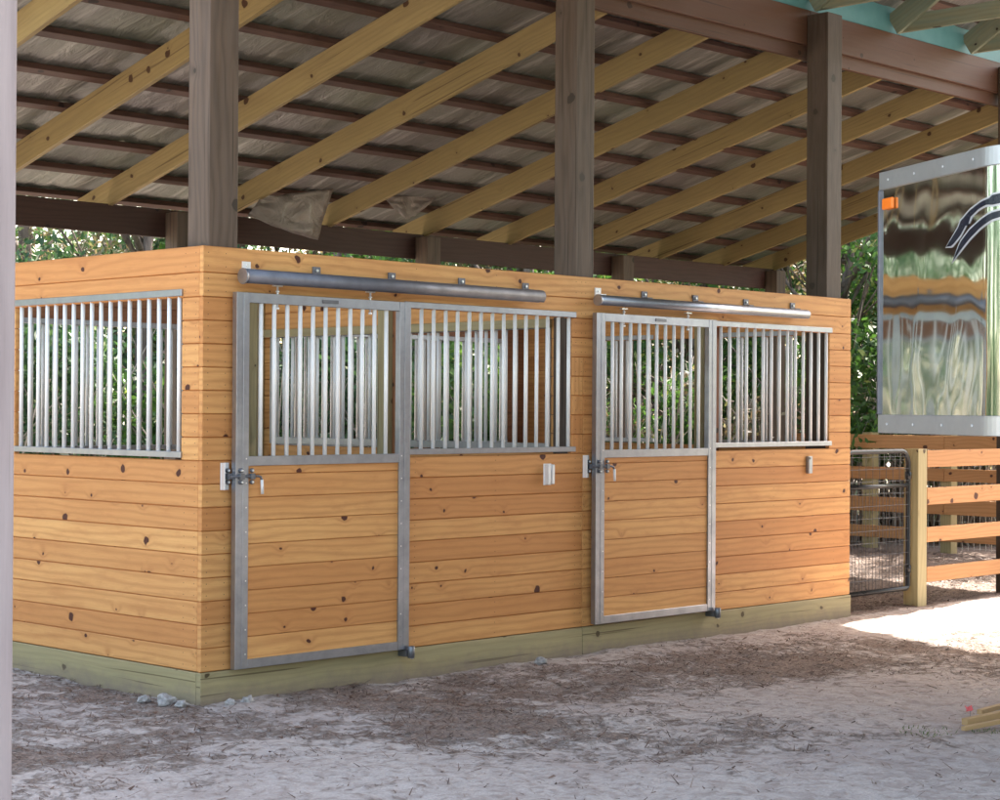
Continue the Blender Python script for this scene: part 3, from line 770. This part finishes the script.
def grow(poly, e):
    n = len(poly); out = []
    for i in range(n):
        p, q, r_ = Vector(poly[i - 1]), Vector(poly[i]), Vector(poly[(i + 1) % n])
        d1 = (q - p).normalized(); d2 = (r_ - q).normalized(); nrm = Vector((-(d1.y + d2.y), d1.x + d2.x))
        if nrm.length < 1e-6: nrm = Vector((-d1.y, d1.x))
        out.append(tuple(q + nrm.normalized() * e))
    return out
mb = MB()
for P_ in (FA, FB):
    for poly, d0, mi in ((grow(P_, .009), .0015, 1), (P_, .003, 0)):
        # strip between the upper and the lower edge of the feather
        n = len(poly); h = n // 2 + 1
        up, lo = poly[:h], poly[h:][::-1]
        K = 26
        def at(chain, t):
            x = t * (len(chain) - 1); i = min(int(x), len(chain) - 2); f_ = x - i
            return (chain[i][0] * (1 - f_) + chain[i + 1][0] * f_, chain[i][1] * (1 - f_) + chain[i + 1][1] * f_)
        up = [poly[0]] + [p_ for p_ in poly[1:] if 0] if 0 else up
        lo = [poly[0]] + lo if lo[0] != poly[0] else lo
        b0 = len(mb.v)
        top_chain = up; 
        xs = [poly[0][0] + (1.16 - poly[0][0]) * (k / K) ** 1.0 for k in range(K + 1)]
        def yat(chain, x):
            c = sorted(chain)
            if x <= c[0][0]: return c[0][1]
            for (xa, za), (xb, zb_) in zip(c[:-1], c[1:]):
                if x <= xb: return za + (zb_ - za) * ((x - xa) / max(1e-6, xb - xa))
            return c[-1][1]
        for x in xs:
            a_, c_ = yat(top_chain, x), yat(lo, x)
            mb.v.append(wrap(x, max(a_, c_), d0)); mb.v.append(wrap(x, min(a_, c_), d0))
        for k in range(K):
            mb.face([b0 + 2 * k, b0 + 2 * k + 1, b0 + 2 * k + 3, b0 + 2 * k + 2], [(0, 0)] * 4, .5, mi)
o = mb.build('swoosh_decal', [M['navy'], M['silver']], tr)
md = o.modifiers.new('s', 'SOLIDIFY'); md.thickness = .0008; md.offset = 0
# body behind the gooseneck, on wheels
o_ = outline(0); e = o_[-1]; s0 = (e[0] + REAR[0] * 2.002, e[1] + REAR[1] * 2.002); s1 = (REAR[0] * 2.902, REAR[1] * 2.902)
L2 = 3.6
poly = [s0, (s0[0] + REAR[0] * L2, s0[1] + REAR[1] * L2), (s1[0] + REAR[0] * L2, s1[1] + REAR[1] * L2), s1]
mb = MB(); mb.prism(poly, 2.33, lambda a, b_, d: (a, b_, .44 + d)); mb.build('body', M['alu'], tr, .03, seg=3)
for sgn, base in ((1, s0), (-1, s1)):
    for q in (1.5, 2.35):
        c = Vector((base[0] + REAR[0] * q, base[1] + REAR[1] * q, .36)); nrm = Vector((s0[0] - s1[0], s0[1] - s1[1], 0)).normalized() * sgn
        wm = MB(); wm.tube([c + nrm * .01, c + nrm * .03, c + nrm * .2, c + nrm * .22], [.30, .36, .36, .30], 28); wh = wm.build('wheel', M['rubber'], tr)
        rm = MB(); rm.tube([c + nrm * .221, c + nrm * .226], [.2, .17], 20); rm.build('rim', M['alu'], wh)

# ---------------------------------------------------------------- small things on the ground
def lumber(name, p, q, w_, h_, label, z=.0):
    p = Vector(p); q = Vector(q); c = p
    o = MB(); d = q - p; L = d.length; o.box(0, L, -w_ / 2, w_ / 2, 0, h_)
    ob = o.build(name, M['offcut'], None, .002); ob.location = (c.x, c.y, c.z); ob.rotation_euler = (0, -math.asin(d.z / L), math.atan2(d.y, d.x))
    tag(ob, label, 'lumber', 'lumber scraps under the trailer nose'); return ob
lumber('wood_offcut', (2.215, -3.385, .006), (3.4, -3.385 - .12, .02), .026, .022, 'thin pale wood strip lying lowest under the trailer nose')
lumber('wood_offcut', (2.315, -3.335, .016), (3.5, -3.41, .03), .038, .034, 'thicker square wood scrap lying on top of the thin strip')
lumber('wood_offcut', (2.70, -3.20, .012), (3.6, -3.16, .02), .03, .025, 'short wood scrap lying behind the thicker one at the picture edge')
fl = thing('marker_flag', (2.68, -3.155, 0), 'small red pink plastic scrap on a wire, on sand behind the wood scraps', 'marker flag')
mb = MB(); mb.tube([(0, 0, -.03), (.01, 0, .05)], .0015, 6); mb.build('wire_stem', M['bolt'], fl)
mb = MB(); V0 = len(mb.v)
for i in range(5):
    for j in range(2): mb.v.append((-.028 + .014 * i, .014 * math.sin(i * 1.7 + j), .028 + .026 * j + .007 * math.cos(i * 2.3 + j)))
for i in range(4): mb.face([2 * i, 2 * i + 2, 2 * i + 3, 2 * i + 1], [(0, 0)] * 4, .5)
o = mb.build('flag_sheet', M['pink'], fl); md = o.modifiers.new('s', 'SOLIDIFY'); md.thickness = .002
def rock(x, y, s, label, z=0.):
    n = 10; V = []; F = []
    import bmesh
    bm = bmesh.new(); bmesh.ops.create_icosphere(bm, subdivisions=3, radius=1.)
    for v in bm.verts:
        k = 1 + .6 * noise.noise(v.co * 1.5 + Vector((x * 9, y * 9, 0))) + .35 * noise.noise(v.co * 4 + Vector((x, y, 3)))
        v.co = Vector((v.co.x * s * k, v.co.y * s * k * .8, v.co.z * s * k * .6))
    me = bpy.data.meshes.new('stone'); bm.to_mesh(me); bm.free(); me.materials.append(M['stone'])
    for p_ in me.polygons: p_.use_smooth = True
    o = bpy.data.objects.new('stone', me); COL.objects.link(o); o.location = (x, y, z + s * .12)
    tag(o, label, 'stone', 'stones at the stall corner')
rock(-.11, .16, .055, 'largest crusty white stone against the left kickboard near the corner')
rock(-.16, .30, .035, 'small white stone just left of the largest one')
rock(-.10, .03, .035, 'white stone right of the largest one, before the corner edge', 0)
rock(.12, -.11, .032, 'small white stone at the front kickboard, nearest the corner')
rock(.23, -.12, .038, 'white stone at the front kickboard, second from the corner')
rock(2.56, -.16, .04, 'flat white stone lying against the kickboard below the left barred window')
def tuft(cx, cy, n, rad, h):
    a = rng.uniform(0, 2 * math.pi, n); r_ = rad * np.sqrt(rng.random(n)); x = cx + r_ * np.cos(a); y = cy + r_ * np.sin(a)
    b_ = rng.uniform(0, 2 * math.pi, n); hh = h * rng.uniform(.4, 1, n); ln = rng.uniform(.3, 1.2, n) * hh
    base = np.stack([x, y, np.zeros(n)], -1); side = np.stack([-np.sin(b_), np.cos(b_), np.zeros(n)], -1) * .003
    tip = base + np.stack([np.cos(b_) * ln, np.sin(b_) * ln, hh], -1)
    return np.stack([base - side, base + side, tip + side * .2, tip - side * .2], 1)
Q = np.concatenate([tuft(2.08, -3.26, 60, .16, .022), tuft(2.3, -3.46, 20, .08, .02), tuft(-3.0, -2.2, 60, .1, .04)])
tag(quads('grass_tufts', Q, rng.random(len(Q)), M['blade']), 'thin green weeds sprouting from the sand beside the wood scraps', 'weeds', kind='stuff')

# ---------------------------------------------------------------- vegetation
def leafcloud(centres, radii, n, size, flat_=.8, zmin=.05, tb=0., squash=.8):
    c = np.array(centres)[rng.integers(0, len(centres), n)] if False else None
    cen = np.array(centres); rad = np.array(radii); k = rng.choice(len(cen), n, p=rad ** 2 / (rad ** 2).sum())
    d = rng.normal(size=(n, 3)); d /= np.linalg.norm(d, axis=1)[:, None]
    rr = rad[k] * rng.random(n) ** .45
    p = cen[k] + d * rr[:, None] * np.array([1, 1, squash])
    p[:, 2] = np.maximum(p[:, 2], zmin)
    s = size * rng.uniform(.5, 1.3, n)
    a = rng.normal(size=(n, 3)); a[:, 2] -= .4; a /= np.linalg.norm(a, axis=1)[:, None]
    b_ = np.cross(a, rng.normal(size=(n, 3))); b_ /= np.linalg.norm(b_, axis=1)[:, None]
    a = a * s[:, None]; b_ = b_ * (s * .42)[:, None]
    Q = np.stack([p - a, p + b_, p + a, p - b_], 1)
    ct = rng.uniform(-.18, .18, len(cen))
    t = np.clip(rng.beta(2, 2.4, n) * .8 + ct[k] + tb + .0, 0, 1)
    t[rng.random(n) < .03] = 1.
    return Q, t
def make_tree(h, spread, nleaf, mat, label, size=.075, lean=.1, low=.15):
    T = thing('broadleaf_tree', (0, 0, 0), label, 'tree', 'trees behind the paddock fence')
    mb = MB(); top = Vector((lean * h, 0, h * .8))
    pts = [Vector((0, 0, -.2)), Vector((0, 0, h * .15)), Vector((lean * h * .3, .1, h * .4)), top]
    mb.tube(pts, [.15, .12, .09, .03], 9)
    cs = []; rs = []
    for k in range(22):
        z = h * random.uniform(low, 1.0); a = random.uniform(0, 6.28); rr = spread * random.uniform(.25, 1.) * (1 - .35 * abs(z / h - .55))
        p = Vector((lean * z + math.cos(a) * rr, math.sin(a) * rr, z)); st = Vector((lean * z * .4, 0, z * .6))
        mid = (st + p) / 2 + Vector((0, 0, -.12)); mb.tube([st, mid, p], [.045, .028, .010], 6)
        cs.append(tuple(p)); rs.append(random.uniform(.45, .95) * spread * .42)
        for q in range(3):
            e = p + Vector((random.uniform(-1, 1), random.uniform(-1, 1), random.uniform(-.5, .8))) * .8; mb.tube([mid, (mid + e) / 2 + Vector((0, 0, .05)), e], [.018, .012, .004], 5)
    mb.build('trunk', M['bark'], T)
    Q, t = leafcloud(cs, rs, nleaf, size); quads('crown', Q, t, mat, T); return T
def make_bush(h, spread, nleaf, mat, label, size=.06, twigs=40, cat='shrub'):
    T = thing('undergrowth_bush', (0, 0, 0), label, cat, 'bushes along the wood edge')
    mb = MB(); cs = []; rs = []
    for k in range(twigs):
        a = random.uniform(0, 6.28); l = random.uniform(.4, 1.) * h; b_ = random.uniform(.1, .9) * spread
        p0 = Vector((random.uniform(-.3, .3) * spread, random.uniform(-.3, .3) * spread, -.05)); p2 = Vector((math.cos(a) * b_, math.sin(a) * b_, l))
        p1 = (p0 + p2) / 2 + Vector((random.uniform(-.2, .2), random.uniform(-.2, .2), .2)); mb.tube([p0, p1, p2], [.016, .010, .003], 5, tone=random.random())
        if k < 18: cs.append(tuple(p2 * random.uniform(.6, 1.))); rs.append(random.uniform(.3, .6) * spread * .6)
    mb.build('stems', M['twig'], T)
    Q, t = leafcloud(cs, rs, nleaf, size); quads('foliage', Q, t, mat, T); return T
C0 = Vector((-6.16, -8.22, 0))
def at(yw, d): return (C0.x + d * math.sin(R(yw)), C0.y + d * math.cos(R(yw)), 0)
HOW = ['left of the first roof post', 'behind the left barred window', 'behind the left sliding door', 'behind the window beside the left door', 'behind the middle roof post',
       'behind the right sliding door', 'behind the rightmost barred window', 'right of the stall block', 'behind the trailer nose']
protoT = [make_tree(7.5, 2.3, 9000, M['leaf'], ''), make_tree(8.5, 2.6, 9500, M['leafdark'], '', lean=-.06), make_tree(6.5, 2.2, 5500, M['leafdry'], '', lean=.14)]
protoB = [make_bush(2.6, 1.5, 4200, M['leaf'], ''), make_bush(3.0, 1.6, 4200, M['leafdark'], ''), make_bush(2.2, 1.4, 1500, M['leafdry'], '', twigs=80)]
usedT = set(); usedB = set()
def place(protos, used, k, loc, rz, sc, label):
    src = protos[k]; o = src if k not in used else copy_tree(src); used.add(k)
    o.location = loc; o.rotation_euler = (0, 0, rz); o.scale = (sc, sc, sc); o['label'] = label
ts = [(29, 25, 1), (32, 29, 1), (35, 24.5, 1), (38, 29, 0), (41, 25.5, 1), (44, 28, 0), (46.5, 24.5, 0), (49, 29, 1), (51.5, 26, 0), (54, 28, 1), (56, 25.5, 0), (58.3, 28.5, 2), (60.5, 28.5, 0), (63, 30, 1), (65.5, 23.8, 0), (61.5, 25.6, 0)]
wh = ['beyond the near grey post', 'beyond the left end of the left wall', 'beyond the left wall window', 'just left of the first roof post', 'beyond the left end of the left door', 'beyond the middle of the left door',
      'beyond the right edge of the left door', 'beyond the window beside the left door', 'beyond the middle roof post', 'beyond the left stile of the right door', 'beyond the middle of the right door', 'beyond the right stile of the right door',
      'beyond the window beside the right door', 'beyond the gap right of the third roof post', 'beyond the marker light of the trailer', 'beyond the trailer, at the right picture edge', 'hidden mostly by the trailer nose, nearest the paddock fence', 'above the paddock fence behind the middle of the trailer nose']
kd = ['mid green leafy tree', 'dark green dense tree', 'sparse brown and green tree']
for (yw, d, k), wtxt in zip(ts, wh):
    place(protoT, usedT, k, at(yw, d), random.uniform(0, 6), random.uniform(.85, 1.15), kd[k] + ' ' + wtxt)
kb_ = ['mid green bush', 'dark green bush', 'twiggy half bare bush']
bs = [(30, 21.5, 1), (33, 22, 1), (36.5, 22, 0), (39.5, 22.5, 1), (43, 22.5, 1), (46, 22, 0), (48.5, 22.8, 2), (51, 22.8, 0), (53.5, 23.4, 2), (55.8, 23.6, 0), (58, 24, 2), (60.3, 23.5, 2), (62, 24.5, 0)]
wb = ['beyond the near grey post', 'beyond the left half of the left wall window', 'beyond the right half of the left wall window', 'beyond the corner of the stalls', 'beyond the left half of the left door', 'beyond the right half of the left door',
      'beyond the left half of the window beside the left door', 'beyond the right half of the window beside the left door', 'beyond the left half of the right door', 'beyond the right half of the right door',
      'beyond the window beside the right door', 'beyond the mesh gate', 'beyond the gate post', 'beyond the trailer nose']
for (yw, d, k), wtxt in zip(bs, wb):
    place(protoB, usedB, k, at(yw, d), random.uniform(0, 6), random.uniform(.85, 1.2), kb_[k] + ' ' + wtxt)
# dense far wood that reads as one mass
cs = []; rs = []
for k in range(330):
    yw = random.uniform(-32, 76); d = random.uniform(31, 40); x, y, _ = at(yw, d); cs.append((x, y, random.uniform(.3, 8.5))); rs.append(random.uniform(1.0, 2.2))
Q, t = leafcloud(cs, rs, 90000, .17)
tag(quads('far_wood', Q, t, M['leafdark']), 'dense dark green woodland far behind the paddock fence', 'woodland', kind='stuff')

cs = []; rs = []
for k in range(120):
    yw = random.uniform(30, 66); d = random.uniform(27, 31); x, y, _ = at(yw, d); cs.append((x, y, random.uniform(.2, 6.5))); rs.append(random.uniform(.7, 1.5))
Q, t = leafcloud(cs, rs, 70000, .06)
tag(quads('wood_edge_brush', Q, t, M['leafdry']), 'tangle of dry brown and green brush in front of the far woodland', 'brush', kind='stuff')

cs = []; rs = []
for k in range(260):
    a = R(random.uniform(105, 300)); d = random.uniform(34, 44) if R(120) < a < R(235) else random.uniform(50, 62)  # unseen trees; southern ones set nearer to dim the light on the stall front
    cs.append((C0.x + d * math.sin(a), C0.y + d * math.cos(a), random.uniform(.3, 9))); rs.append(random.uniform(2., 3.4))
Q, t = leafcloud(cs, rs, 40000, .42)
tag(quads('far_wood', Q, t, M['leaf']), 'green treeline across the open field, mirrored in the polished trailer nose', 'woodland', kind='stuff')
